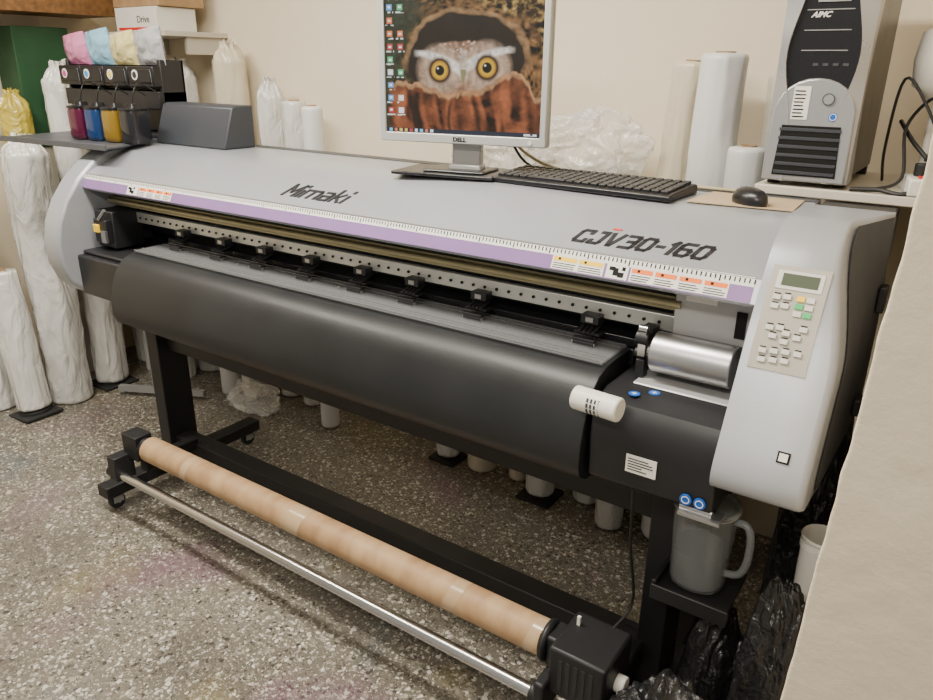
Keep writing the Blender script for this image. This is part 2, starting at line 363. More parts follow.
def wlabel(xa,xb,colr):
    b=B();bandquad(b,xa,xb,-.12,.60,.0016);L=b.obj('warning_label','rulerw',TC,label='white sticker with coloured warning header')
    b=B();n=max(1,int((xb-xa)/.045))
    for i in range(n):
        w=(xb-xa)/n;bandquad(b,xa+i*w+.003,xa+(i+1)*w-.003,.34,.57,.0022)
    b.obj('label_header',colr,L)
    b=B()
    for r in range(3):
        for i in range(n):
            w=(xb-xa)/n;bandquad(b,xa+i*w+.004,xa+(i+1)*w-.004-random.random()*.01,-.05+r*.12,-.01+r*.12,.0022)
    for i in range(n):
        w=(xb-xa)/n;bandquad(b,xa+i*w+.016,xa+i*w+.022,.40,.53,.0026)
    b.obj('label_print','ink',L)
wlabel(2.13,2.262,'yellow');wlabel(2.325,2.54,'orange');wlabel(.47,.66,'orange')
for x0_,x1_ in ((2.268,2.32),(.40,.465)):
    b=B();bandquad(b,x0_,x1_,-.12,.60,.0016);L=b.obj('pictogram_label','rulerw',TC)
    b=B();xa=x0_+.003
    bandquad(b,xa+.004,xa+.018,.3,.5,.0022);bandquad(b,xa+.014,xa+.026,.05,.45,.0022);bandquad(b,xa+.026,xa+.04,-.02,.25,.0022);bandquad(b,xa+.034,xa+.042,.35,.55,.0022)
    b.obj('label_print','ink',L)
lc=[(.31,1.372),(.26,1.358),(.20,1.325),(.13,1.265),(.07,1.19),(.03,1.11),(.012,1.03),(.015,.95),(.04,.88),(.085,.835),(.15,.815),(.60,.815),(.64,.85),(.64,1.372)]
LC=B().prism(lc,0,.11).obj('end_cap','capsilver',PR,bevel=.012,seg=3,smooth=40,label='silver rounded end cover')
def cr(P,n=5):
    Q=[]
    for i in range(len(P)-1):
        p0=P[max(i-1,0)];p1=P[i];p2=P[i+1];p3=P[min(i+2,len(P)-1)]
        for k in range(n):
            t=k/n;Q.append(tuple(.5*(2*p1[a]+(p2[a]-p0[a])*t+(2*p0[a]-5*p1[a]+4*p2[a]-p3[a])*t*t+(3*p1[a]-p0[a]-3*p2[a]+p3[a])*t**3) for a in (0,1)))
    Q.append(P[-1]);return Q
front=cr([(.36,1.392),(.29,1.388),(.235,1.365),(.19,1.325),(.13,1.235),(.075,1.13),(.025,1.03),(-.012,.955),(-.022,.92),(-.014,.895),(.01,.882)],4)
def sm(x): x=max(0,min(1,x));return x*x*(3-2*x)
def ybk(z): return .60-.12*sm((z-1.05)/.34)
def edge_x(z): return 2.775-.050*sm((z-1.12)/.27)
vs=[];rows=[];side=[]
for (y,z) in front:
    e=edge_x(z);yb=ybk(z);s0=.16
    rows.append([(2.60,yb,z),(2.60,y,z),(2.60+(e-.012-2.60)*.5,y-.001,z),(e-.014,y,z),(e-.006,y+.003,z),(e-.001,y+.010,z),(e,y+.020,z),(e+(2.783-e)*.5,y+(yb-y)*.5,z),(2.783,yb-.01,z),(2.783,yb,z)])
    side.append([(e+(2.783-e)*s0+.002,y+(yb-y)*s0,z),(e+.0015+(2.7845-e)*.5,y+(yb-y)*.5,z),(2.786,yb-.006,z)])
b=B();nr=len(rows[0]);fs=[]
for r in rows: vs+=r
for j in range(len(rows)-1):
    for i in range(nr): a=j*nr+i;c=j*nr+(i+1)%nr;fs.append((a,c,c+nr,a+nr))
fs.append(tuple(range(nr)));fs.append(tuple(range((len(rows)-1)*nr,len(rows)*nr)))
b.add(vs,fs)
RC=b.obj('end_cap','capsilver',PR,smooth=50,label='silver rounded end cover with control panel')
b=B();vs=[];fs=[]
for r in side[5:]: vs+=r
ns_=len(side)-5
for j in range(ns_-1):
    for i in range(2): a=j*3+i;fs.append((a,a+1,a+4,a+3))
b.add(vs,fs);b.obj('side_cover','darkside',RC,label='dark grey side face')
B().box(2.61,2.775,.49,.66,.87,1.378).obj('rear_cover','black',RC,bevel=.006)
B().box(2.784,2.80,.46,.50,1.17,1.23).obj('side_latch','black',RC,bevel=.003)
B().box(2.784,2.80,.42,.47,.93,.97).obj('side_latch','black',RC,bevel=.003)
def capz(z):
    for i in range(len(front)-1):
        if front[i][1]>=z>=front[i+1][1]:
            t=(front[i][1]-z)/(front[i][1]-front[i+1][1]+1e-9);p=(front[i][0]+(front[i+1][0]-front[i][0])*t,z)
            d=Vector((front[i][0]-front[i+1][0],front[i][1]-front[i+1][1])).normalized();return p,d
def capq(b,xa,xb,za,zb,o=.004,th=.003,n=1):
    for j in range(n):
        z0=za+(zb-za)*j/n;z1=za+(zb-za)*(j+1)/n
        (p,d),(q,e)=capz(z0),capz(z1)
        N=Vector((-d.y,d.x));N2=Vector((-e.y,e.x))
        def P(p,N,k): return (p[0]+N.x*k,p[1]+N.y*k)
        b.prism([P(p,N,o+.002),P(q,N2,o+.002),P(q,N2,o+.002-th),P(p,N,o+.002-th)],xa,xb)
b=B();capq(b,2.616,2.724,1.128,1.312,.0015,.003,8);CP=b.obj('control_panel','beige',RC,label='grey-beige membrane keypad with display')
b=B();capq(b,2.628,2.714,1.272,1.304,.003,.002);D=b.obj('display_bezel','button',CP)
b=B();capq(b,2.638,2.706,1.278,1.299,.0036,.001);b.obj('display_screen','lcd',D)
keys=[(2.630,1.252),(2.649,1.254),(2.630,1.236),(2.649,1.238),(2.632,1.198),(2.651,1.200),(2.693,1.203),(2.641,1.184),(2.664,1.192),(2.664,1.177),(2.685,1.187),(2.630,1.156),(2.651,1.158),(2.672,1.160),(2.632,1.140),(2.653,1.142),(2.674,1.144),(2.694,1.160)]
for i,(x,z) in enumerate(keys):
    b=B();capq(b,x,x+.015,z,z+.009,.0055,.004);b.obj('key','button',CP,bevel=.001)
for i in range(6):
    x=2.674+(.018 if i%2 else 0);z=1.228+(i//2)*.013
    b=B();capq(b,x,x+.015,z,z+.009,.0045,.003);b.obj('indicator_key',['button','green','green','button','yellow','button'][i],CP)
b=B()
for (x,z) in keys: capq(b,x+.001,x+.013,z+.0105,z+.0125,.0022,.0008)
b.obj('panel_print','ink',CP)
b=B();capq(b,2.712,2.735,.978,.998,.0015,.003);PB=b.obj('power_button','ink',RC,label='small square power button')
b=B();capq(b,2.7155,2.7315,.981,.995,.004,.003);b.obj('button_cap','white',PB)
S_=B().box(2.405,2.475,.0255,.0275,.842,.885).obj('type_sticker','rulerw',PR)
b=B()
for i in range(5): b.box(2.41,2.41+.03+.03*random.random(),.0245,.0253,.849+i*.0065,.851+i*.0065)
b.obj('sticker_print','ink',S_)
for x,y in ((2.37,.16),(2.42,.12),(2.44,.17),(2.385,.09)):
    s1=B().cyl((x,y,.9995),(x,y,1.001),.013,n=20).obj('round_sticker','blue',PR)
    B().box(x-.006,x+.006,y-.0015,y+.0015,1.001,1.0015).box(x-.0015,x+.0015,y-.006,y+.006,1.001,1.0015).obj('sticker_mark','rulerw',s1)
for x in (2.545,2.575):
    s1=B().cyl((x,.029,.818),(x,.026,.818),.013,n=20).obj('round_sticker','blue',PR)
    B().ring((x,.0255,.818),(x,.025,.818),.009,.007).obj('sticker_mark','rulerw',s1)
B().cyl((2.53,.05,.79),(2.60,.05,.79),.012).box(2.53,2.62,.03,.08,.775,.783).obj('waste_outlet','steel',PR)
B().cyl((2.565,.15,.785),(2.565,.15,.755),.010).obj('drain_spout','steel',PR)
def leg(X):
    b=B().box(X-.035,X+.035,.20,.33,.10,.76).box(X-.07,X+.07,.17,.36,.745,.77)
    L=b.obj('stand_leg','frame',PR,bevel=.004)
    B().box(X-.035,X+.035,-.10,.66,.065,.115).box(X-.06,X+.06,.12,.40,.105,.12).obj('foot_bar','frame',L,bevel=.004)
    for y in (-.05,.61):
        w=B().cyl((X-.012,y,.032),(X+.012,y,.032),.032,n=24).obj('caster','rubber',L,bevel=.003)
        B().box(X-.02,X-.015,y-.02,y+.02,.03,.066).box(X+.015,X+.02,y-.02,y+.02,.03,.066).box(X-.02,X+.02,y-.025,y+.025,.058,.066).cyl((X-.022,y,.032),(X+.022,y,.032),.006).obj('caster_fork','greymetal',w)
leg(.322);leg(2.453)
B().box(.34,2.44,.225,.30,.135,.215).box(.34,2.44,.215,.225,.13,.15).obj('crossbar','frame',PR,bevel=.004)
B().box(.44,.53,-.05,.02,.27,.37).box(.45,.49,.0,.24,.19,.24).cyl((.53,-.01,.32),(.56,-.01,.32),.040,r1=.036).box(.42,.47,-.11,-.03,.19,.29).obj('take_up_holder','frame',PR,bevel=.004)
B().cyl((.405,-.085,.212),(2.27,-.085,.212),.017,n=24).obj('tension_bar','chrome',PR,label='chrome rod')
B().cyl((.395,-.085,.212),(.43,-.085,.212),.024).obj('bar_collar','frame',PR,bevel=.003)
B().cyl((2.262,-.085,.212),(2.29,-.085,.212),.028,n=28).obj('bar_collar','frame',PR,bevel=.003)
b=B().box(2.30,2.45,-.085,.075,.235,.375).box(2.27,2.31,-.045,.03,.27,.36).cyl((2.255,-.01,.32),(2.275,-.01,.32),.055,n=32).box(2.36,2.44,.05,.24,.17,.25).box(2.28,2.31,-.12,-.03,.18,.28)
TM=b.obj('take_up_motor','frame',PR,bevel=.008,label='black motor housing')
b=B()
for i in range(5): b.box(2.33+i*.02,2.34+i*.02,-.0865,-.0845,.26,.35)
b.obj('vent_slot','rubber',TM)
B().cyl((2.45,-.01,.29),(2.475,-.01,.29),.022).obj('motor_knob','white',TM,bevel=.003)
B().box(2.322,2.330,.02,.028,.37,.40).obj('motor_lever','white',TM)
B().tube([(2.42,.05,.79),(2.41,.10,.6),(2.42,.13,.42),(2.40,.06,.37)],.004).obj('motor_cable','cableb',PR)
B().box(2.48,2.655,.07,.25,.525,.533).box(2.48,2.49,.07,.25,.533,.555).box(2.48,2.66,.065,.072,.505,.545).box(2.47,2.49,.24,.30,.47,.585).obj('bottle_bracket','frame',PR,bevel=.002)
CT=thing('cardboard_tube','long brown cardboard core held on the take-up spindles','cardboard tube',(1.4,-.01,.32))
B().ring((.561,-.01,.32),(2.254,-.01,.32),.0475,.041,n=48).obj('tube_body','card',CT,smooth=40)
for xa,xb in ((.80,.835),(1.33,1.40),(1.96,2.0),(2.215,2.245)):
    b=B();n_=40;vs=[];fs=[]
    for k in range(n_+1):
        t=k/n_*2*math.pi
        for j,x in enumerate((xa,xb)):
            vs.append((x+.012*math.sin(t)+.004*noise.noise(Vector((t*3,xa*9,j))),-.01+.0480*math.cos(t),.32+.0480*math.sin(t)))
    for k in range(n_): fs.append((2*k,2*k+1,2*k+3,2*k+2))
    b.add(vs,fs);b.obj('tape_band','tape',CT)

# ---------------------------------------------------------------- waste jug
J=thing('waste_jug','translucent grey plastic jug with handle on black metal bracket','jug',(2.56,.16,.535),world=False)
def sq(r,e=.7):
    def fn(x,y,z,t):
        c,s_=math.cos(t),math.sin(t);k=1/(abs(c)**4+abs(s_)**4)**.25
        return x*(1+(k-1)*e),y*(1+(k-1)*e),z
    return fn
B().lathe([(.054,0),(.061,.004),(.064,.02),(.066,.09),(.069,.15),(.071,.205),(.074,.212)],fn=sq(0,.3)).obj('jug_body','jug',J,smooth=50)
B().lathe([(.05,.003),(.058,.01),(.061,.095),(.01,.096)],fn=sq(0,.3)).obj('liquid','jugliq',J)
B().tube([(.063,-.01,.19),(.090,-.015,.195),(.106,-.02,.175),(.108,-.02,.11),(.094,-.015,.065),(.060,-.01,.05)],.009,n=12).obj('handle','jug',J)
B().ring((0,0,.205),(0,0,.214),.076,.069).obj('rim','greymetal',J)

# ---------------------------------------------------------------- bags and bucket
def bag(loc,sx,sy,sz,seed,label):
    bm=bmesh.new();bmesh.ops.create_icosphere(bm,subdivisions=6,radius=1)
    for v in bm.verts:
        p=v.co.copy();q=p+Vector((seed*7.3,seed*1.7,0));w=noise.noise_vector(q*1.5)*.6
        n1=noise.noise(q*1.2);f1=(1-min(1,abs(noise.noise((q+w)*2.0))*1.6));f2=abs(noise.noise((q*Vector((1,1,.6))+w)*4.5));f3=abs(noise.noise((q+w)*10))
        k=1+.16*n1+.10*f1+.12*f2+.06*f3
        p=Vector((p.x*sx,p.y*sy,p.z*sz))*k
        if v.co.z<-.45: p.z=-.45*sz+(p.z+.45*sz)*.15
        v.co=p
    mz=min(v.co.z for v in bm.verts)
    for v in bm.verts: v.co.z-=mz
    me=bpy.data.meshes.new('trash_bag');bm.to_mesh(me);bm.free();me.materials.append(M['bag']);me.polygons.foreach_set('use_smooth',[True]*len(me.polygons))
    o=bpy.data.objects.new('trash_bag',me);COL.objects.link(o);o.location=loc;tag(o,label,'trash bag','black trash bags');return o
bag((2.615,-.14,.0),.135,.130,.29,1,'crumpled shiny black bag slumped on the floor')
bag((2.735,.62,.0),.085,.10,.50,2,'tall bulging black bag behind the waste jug')
bag((2.62,.20,.0),.07,.085,.28,5,'crumpled black bag under the jug bracket')
bag((2.735,.42,.0),.065,.065,.52,7,'tall crumpled black bag beside the white bin')
bag((2.765,.08,.0),.070,.060,.41,9,'upright crumpled black bag in front of the white bin')
BK=thing('plastic_bin','tall white plastic bin among black bags','bin',(2.80,.24,0),world=False)
B().lathe([(.035,0),(.044,.70),(.048,.705),(.045,.71),(.041,.70),(.033,.01)]).obj('bin_body','white',BK)
B().ring((0,0,.68),(0,0,.69),.047,.043).obj('bin_rim','white',BK)

# ---------------------------------------------------------------- media rolls
def roll(x,y,h,r,seed,m='wrap',tilt=(0,0),pad=False,label='white plastic-wrapped media roll standing on the floor',wr=.05,base=0.,ruff=False):
    e=thing('media_roll',label,'media roll',(x,y,base),world=False,rot=(tilt[0],tilt[1],0),group='wrapped media rolls')
    z0=.03 if pad else .005
    if tilt!=(0,0): z0+=.01
    def fn(px,py,z,t):
        c_,s_=math.cos(t),math.sin(t)
        q=Vector((c_*1.5+seed*3,s_*1.5,z*2.4));w=noise.noise_vector(q*1.1)*.5
        sp=1-abs(noise.noise(Vector((c_*2.2+seed+w.x,s_*2.2+w.y,z*2.6+w.z))))*2
        sp2=1-abs(noise.noise(Vector((c_*3.6+seed*2+w.y*2,s_*3.6+w.x*2,z*9+w.z*2))))*2
        k=1+wr*noise.noise(q)*1.3+wr*.6*sp+wr*.36*sp2
        if z>h: k*=1+.30*noise.noise(Vector((c_*4+seed,s_*4,z*6)))
        return px*k,py*k,z+(.03*noise.noise(Vector((c_*3,s_*3,seed))) if z>h+.01 else 0)
    n=int(h/.012);prof=[(r*.95,z0)]+[(r,z0+.01+(h-z0-.02)*i/n) for i in range(n+1)]+[(r*.95,h)]
    if ruff: prof+=[(r*.85,h+.012),(r*.70,h+.03),(r*.50,h+.045),(r*.42,h+.06),(r*.46,h+.075),(r*.25,h+.07)]
    else: prof+=[(r*.5,h+.004),(r*.45,h-.02)]
    B().lathe(prof,n=64,fn=fn).obj('roll_body',m,e,smooth=80)
    if not ruff: B().ring((0,0,h-.02),(0,0,h+.008),r*.44,r*.36).obj('roll_core','card',e)
    if pad: B().box(-r*1.25,r*1.25,-r*1.25,r*1.25,0,.014).cyl((0,0,.014),(0,0,.03),r*.95).obj('roll_foot','rubber',e,bevel=.003,label='black square plastic end stopper')
    return e
roll(-.80,.19,.74,.075,1,pad=True,tilt=(.0,-.10),label='short white wrapped roll leaning on black stopper',wr=.08)
roll(-.84,.40,1.28,.098,2,label='thick white wrapped roll near the wall',wr=.12,ruff=True)
roll(-1.05,.14,1.08,.090,3,wr=.12,ruff=True);roll(-1.17,-.08,1.25,.08,4,wr=.12)
roll(-.86,.645,1.60,.078,5,pad=True,wr=.11,ruff=True)
roll(-1.02,.475,1.47,.068,6,'wrapy',label='yellow plastic-wrapped media roll standing by the wall',wr=.12,ruff=True)
roll(-1.22,.28,1.20,.045,26,wr=.08)
roll(-1.02,.99,1.62,.075,7,wr=.12,ruff=True);roll(-.83,.93,1.48,.07,27,wr=.11,ruff=True)
roll(-.60,1.12,1.62,.08,10,wr=.11,ruff=True);roll(-.42,1.15,1.3,.06,9);roll(-.62,.93,1.2,.065,28,wr=.11,ruff=True)
roll(-.24,1.16,1.70,.075,11,pad=True,wr=.10,label='tall cream wrapped media roll against the wall',m='wrap2',ruff=True)
roll(-.08,1.0,1.2,.06,15,wr=.09);roll(.06,1.14,1.54,.06,12,wr=.09,ruff=True)
roll(.24,1.12,1.52,.055,13,wr=.06);roll(.50,.98,1.51,.045,14,'wrapc',label='clean white media roll standing on the floor',wr=.02)
roll(-.22,.95,.9,.05,29,'wrapc',wr=.02,label='short clean media roll standing on the floor')
roll(1.17,1.06,1.22,.055,16,pad=True);roll(1.34,1.08,1.2,.065,17,'wrap2',wr=.03);roll(1.52,1.10,1.2,.045,18,'wrap2',wr=.02,label='narrow cream media roll standing on the floor')
roll(1.67,1.02,1.26,.06,19,pad=True);roll(1.84,1.12,1.28,.06,20);roll(1.99,1.00,1.28,.055,21,wr=.03);roll(2.185,1.04,1.72,.068,22,'wrapc',wr=.05,tilt=(0,.012),label='tall white wrapped media roll against the wall')
roll(1.975,1.17,1.70,.060,23,'wrap2',wr=.10,tilt=(0,.055),label='tall film-wrapped cream media roll leaning by the wall')
roll(2.325,.98,1.46,.055,24,'wrapc',wr=.03);roll(2.37,1.15,1.66,.050,25,'film',label='clear film-wrapped media roll against the wall',wr=.10)
def film(loc,s,seed,label,sub=6):
    bm=bmesh.new();bmesh.ops.create_icosphere(bm,subdivisions=sub,radius=1)
    for v in bm.verts:
        q=v.co*1.5+Vector((seed*5,0,0));w=noise.noise_vector(q)*.7;k=1+.35*noise.noise(q)+.25*(1-abs(noise.noise((q+w)*1.5))*2)+.08*(1-abs(noise.noise((q+w)*3.2))*2)
        v.co=Vector((v.co.x*s[0],v.co.y*s[1],v.co.z*s[2]))*k
    mz=min(v.co.z for v in bm.verts)
    for v in bm.verts: v.co.z-=mz
    me=bpy.data.meshes.new('plastic_film');bm.to_mesh(me);bm.free();me.materials.append(M['film']);me.polygons.foreach_set('use_smooth',[True]*len(me.polygons))
    o=bpy.data.objects.new('plastic_film',me);COL.objects.link(o);o.location=loc;tag(o,label,'plastic film');return o
film((1.78,1.06,1.28),(.15,.07,.11),2,'crumpled clear film heaped on the roll tops')
film((1.36,1.08,1.23),(.15,.07,.13),3,'crumpled clear film draped over the roll tops')
film((.10,.84,0),(.13,.08,.06),4,'crumpled clear film lying on the floor')
ST=thing('metal_stand','grey painted steel stand foot among the rolls','metal stand',(-.45,.72,0))
B().tube([(-.68,.58,.04),(-.25,.80,.04)],.022,n=4,sm=0).obj('stand_foot','greymetal',ST)
B().box(-.50,-.45,.66,.71,.05,.62).box(-.54,-.41,.62,.75,.60,.62).obj('stand_post','greymetal',ST,bevel=.004)

# ---------------------------------------------------------------- monitor
MO=thing('monitor','silver-framed flat monitor showing an owl wallpaper','monitor',(1.665,.45,1.380),world=False,rot=(0,0,math.radians(12)))
w,zb,zt=.254,.090,.522
b=B()
for (xa,xb,za,zc) in ((-w,w,zt-.020,zt),(-w,w,zb,zb+.026),(-w,-w+.018,zb+.02,zt-.015),(w-.018,w,zb+.02,zt-.015)): b.box(xa,xb,-.035,.0,za,zc)
b.box(-w,w,-.028,.01,zb,zt);FR=b.obj('monitor_frame','mon',MO,bevel=.003)
B().prism([(-w+.03,zb+.03),(w-.03,zb+.03),(w-.03,zt-.03),(-w+.03,zt-.03)],.01,.045,ax=1).obj('rear_shell','pcblack',MO,bevel=.01)
b=B();textgeo(b,'DELL',.016,(0,-.0355,zb+.007),(1,0,0),(0,0,1),off=.0006,align='CENTER',sx=1.15);b.obj('maker_lettering','ink',FR)
B().cyl((.21,-.035,zb+.012),(.21,-.038,zb+.012),.006).obj('power_button','button',FR)
B().box(-.045,.045,.012,.045,.01,.30).box(-.05,.05,-.0,.05,.0,.03).obj('neck','mon',MO,bevel=.006)
B().box(-.20,.12,-.08,.11,0,.010).box(-.11,.08,-.05,.08,.010,.017).obj('monitor_base','pcblack',MO,bevel=.006)
def vnoise(x,y,s,seed):
    rs=np.random.RandomState(seed);G=rs.rand(67,67);x=x*s;y=y*s;xi=np.floor(x).astype(int);yi=np.floor(y).astype(int);fx=x-xi;fy=y-yi
    fx=fx*fx*(3-2*fx);fy=fy*fy*(3-2*fy);a=G[yi%67,xi%67];b_=G[yi%67,(xi+1)%67];c=G[(yi+1)%67,xi%67];d=G[(yi+1)%67,(xi+1)%67]
    return (a*(1-fx)+b_*fx)*(1-fy)+(c*(1-fx)+d*fx)*fy
def fbm(x,y,s,seed): return sum(vnoise(x,y,s*2**i,seed+i)*.5**i for i in range(4))/1.875
NU,NV=330,275
U,V=np.meshgrid(np.linspace(0,1,NU),np.linspace(0,1,NV))
C3=np.zeros((NV,NU,3))
def rgb(r,g,b_): return np.stack([r+0*U,g+0*U,b_+0*U],-1)
def put(mask,col):
    global C3
    mk=np.clip(mask,0,1)[...,None];C3=C3*(1-mk)+(np.array(col) if not isinstance(col,np.ndarray) else col)*mk
def S(x,w=.01): return np.clip(.5+x/w,0,1)
n1=fbm(U,V,7,1);n3=fbm(U*3,V,12,9);n4=vnoise(U,V,60,3);n5=fbm(U,V,34,21);n6=vnoise(U,V,90,41);n7=fbm(U+.1*n1,V+.1*n1,14,57)
C3[:]=rgb(.012,.008,.005)*(.3+1.4*n1)[...,None]
rr=np.hypot((U-.52)/.375,(V-.50)/.335)
th_=np.arctan2(V-.50,U-.52)
nr_=vnoise(th_*.9+5,rr*1.6+.5*n1,14,17)*.45+n7*.65
ringm=S(rr-.98-.22*(n1-.5),.10)
bark=rgb(.25,.125,.045)*(np.clip(2.5*nr_-.85,0,2)**1.3)[...,None]
put(ringm*S(U-.12+.3*(n1-.5),.22),bark)
gold=rgb(.46,.29,.09)*(np.clip(2.9*n5-1.1,0,2)**1.5)[...,None]
put(S(rr-1.22-.5*(n1-.5),.22)*S(V-.60+.4*(n1-.5),.25)*S(U-.38,.3)*.9,gold)
put(S(rr-1.05,.2)*S(.28-U+.2*(n1-.5),.2)*.95,rgb(.014,.018,.009)*(.4+3*n5)[...,None])
put(S(.05-np.abs(rr-1.0-.22*(n1-.5)),.05)*S(V-.5,.2)*.6,rgb(.40,.23,.10)*(.4+1.1*n5)[...,None])
hx=(U-.52)/.285;hy=(V-.43)/(.205)
ow=np.abs(hx)**2.5+np.abs(hy)**2.2
put(S(1-ow+.10*(n4-.5)+.12*(n5-.5),.18),rgb(.34,.19,.115)*(.35+.75*n4+.4*n5)[...,None])
put(S(n4-.62,.14)*S(1-ow,.14)*S(V-.55,.05)*.85,(.58,.47,.38))
put(S(n6-.62,.12)*S(.92-ow,.12)*S(V-.52,.04)*.7,(.12,.06,.03))
for ex,ey,sg in ((.365,.440,1),(.665,.462,-1)):
    r=np.hypot((U-ex),(V-ey)*.84)
    put(S(.135-r,.06),rgb(.46,.32,.22)*(.45+.8*n3+.3*(n6-.5))[...,None])
    du=(U-ex)*sg
    dv=V-ey-.080+.42*du+1.2*du**2
    put(S(.020+.20*np.clip(du+.12,0,.2)*.5-np.abs(dv)-.012*(n4-.5),.020)*S(.15-np.abs(U-ex),.05),rgb(.74,.66,.57)*(.6+.6*n4)[...,None])
    put(S(.074-r,.020),(.030,.015,.010));put(S(.056-r,.010),(.30,.14,.012));put(S(.048-r,.016),(.58,.35,.03));put(S(.030-r,.007),(.003,.003,.003))
    put(S(.006-np.hypot(U-ex+.012,V-ey-.014),.004),(.9,.9,.9))
put(S(.034-np.abs(U-.516)-.15*np.abs(V-.47),.025)*S(.10-np.abs(V-.48),.04)*.75,rgb(.58,.47,.37)*(.6+.6*n4)[...,None])
put(S(.018-np.abs(U-.516)-.2*np.maximum(0,.42-V),.008)*S(.05-np.abs(V-.40),.01),(.22,.19,.09))
edge=.335+.03*np.sin(U*8+.8)+.07*(vnoise(U,V*0,12,8)-.5)+.03*(vnoise(U,V*0,50,18)-.5)+.07*S(U-.72,.12)-.16*S(U-.92,.08)-.04*S(.2-U,.1)
g_=vnoise(U+.10*V+.05*n1,V*.10+.02*n1,34,33)*.50+n7*.55
stump=rgb(.29,.088,.034)*(np.clip(2.2*g_-.62,.05,2)**1.2)[...,None]
put(S(edge-V,.012)*S(U-.03,.05),stump)
put(S(edge-V,.010)*S(V-edge+.035,.02)*S(U-.05,.05)*.8,rgb(.52,.28,.13)*(.45+.9*n5)[...,None])
put(S(.032-np.abs(U-.17-.2*(.3-V)),.02)*S(.28-V,.05)*.9,(.008,.004,.003))
put(S(.014-np.abs(U-.62+.14*V+.03*(n1-.5)),.02)*S(.26-V,.08)*.8,(.01,.005,.004))
put(S(.010-np.abs(U-.42-.1*V+.04*(n1-.5)),.015)*S(.22-V,.08)*.8,(.01,.005,.004))
rs=np.random.RandomState(3);ic=[(.75,.2,.08),(.12,.35,.7),(.75,.75,.75),(.1,.45,.2),(.8,.55,.1),(.5,.06,.05),(.2,.55,.75),(.85,.85,.9)]
def icon(cx,cy,c,s_=1.):
    put(((np.abs(U-cx)<.018*s_)&(np.abs(V-cy)<.020*s_)).astype(float),c)
    put(((np.abs(U-cx)<.009)&(np.abs(V-cy)<.007)).astype(float),(.9,.9,.9))
    put(((np.abs(U-cx)<.028)&(np.abs(V-cy+.033)<.005)&(n4>.45)).astype(float),(.7,.7,.7))
for i in range(10):
    icon(.035,.95-i*.088,ic[rs.randint(8)])
    if i in(0,1,3,4,6,8,9): icon(.105,.95-i*.088,ic[rs.randint(8)])
for cx,c in ((.36,(.05,.5,.2)),(.43,(.85,.85,.85)),(.50,(.1,.35,.75))): icon(cx,.945,c,1.1)
put((V<.032).astype(float),(.02,.025,.04))
for i in range(9): put(((np.abs(U-(.03+i*.035))<.010)&(V>.006)&(V<.026)).astype(float),ic[rs.randint(8)])
put(((U>.90)&(U<.98)&(V>.008)&(V<.024)&(n4>.4)).astype(float),(.8,.8,.8))
me=bpy.data.meshes.new('screen');x0s,x1s,z0s,z1s=-w+.018,w-.018,zb+.026,zt-.020
verts=np.stack([x0s+(x1s-x0s)*U,np.full_like(U,-.0295),z0s+(z1s-z0s)*V],-1).reshape(-1,3)
idx=np.arange(NU*NV).reshape(NV,NU);q=np.stack([idx[:-1,:-1],idx[:-1,1:],idx[1:,1:],idx[1:,:-1]],-1).reshape(-1,4)
me.from_pydata(verts.tolist(),[],q.tolist())
ca=me.color_attributes.new('paint','FLOAT_COLOR','POINT')
ca.data.foreach_set('color',np.concatenate([C3.reshape(-1,3),np.ones((NU*NV,1))],1).astype(np.float32).ravel())
m=bpy.data.materials.new('lit_screen');m.use_nodes=True;n=m.node_tree.nodes;l=m.node_tree.links;pb=n['Principled BSDF']
at=n.new('ShaderNodeAttribute');at.attribute_name='paint';l.new(at.outputs['Color'],pb.inputs['Emission Color']);pb.inputs['Emission Strength'].default_value=1.3
pb.inputs['Base Color'].default_value=(.005,.005,.005,1);pb.inputs['Roughness'].default_value=.5;pb.inputs['Specular IOR Level'].default_value=.2
me.materials.append(m);so=bpy.data.objects.new('screen',me);COL.objects.link(so);so.parent=MO;so['label']='glowing screen with owl photo and desktop icons'

# ---------------------------------------------------------------- keyboard, mouse, pad
KB=thing('keyboard','black full-size keyboard lying on the printer lid','keyboard',(2.055,.478,1.378),world=False,rot=(0,0,math.radians(-3)))
B().prism([(-.085,.0),(-.085,.012),(-.07,.016),(.075,.026),(.09,.022),(.09,0)],-.265,.265).obj('keyboard_case','pcblack',KB,bevel=.003)
b=B();mt=Matrix.Rotation(.07,4,'X')
for r in range(6):
    y=-.066+r*.024+(.006 if r==5 else 0)
    for c in range(21):
        x=-.252+c*.0242
        if r==0 and 3<c<9:
            if c==4: b.box(x,x+.0242*5-.004,y,y+.019,.018,.027,mt)
            continue
        b.box(x,x+.0202,y,y+.019,.018,.027,mt)
b.obj('keys','black',KB,bevel=.002,label='black keycaps')
P=B().prism([(2.345,.41),(2.585,.43),(2.575,.598),(2.352,.598)],1.3785,1.381,ax=2).obj('mouse_pad','pad',None);tag(P,'thin tan sheet under the mouse','mouse pad')
MS=thing('mouse','small black computer mouse on tan sheet','mouse',(2.478,.465,1.381),world=False,rot=(0,0,.9))
B().lathe([(.038,0),(.040,.008),(.038,.02),(.030,.031),(.015,.037),(.002,.038)],fn=lambda x,y,z,t:(x*.78,y*1.35,z),n=28).obj('mouse_shell','pcblack',MS,smooth=60)
B().cyl((-.004,.03,.031),(.004,.03,.031),.008,n=14).obj('scroll_wheel','greymetal',MS)

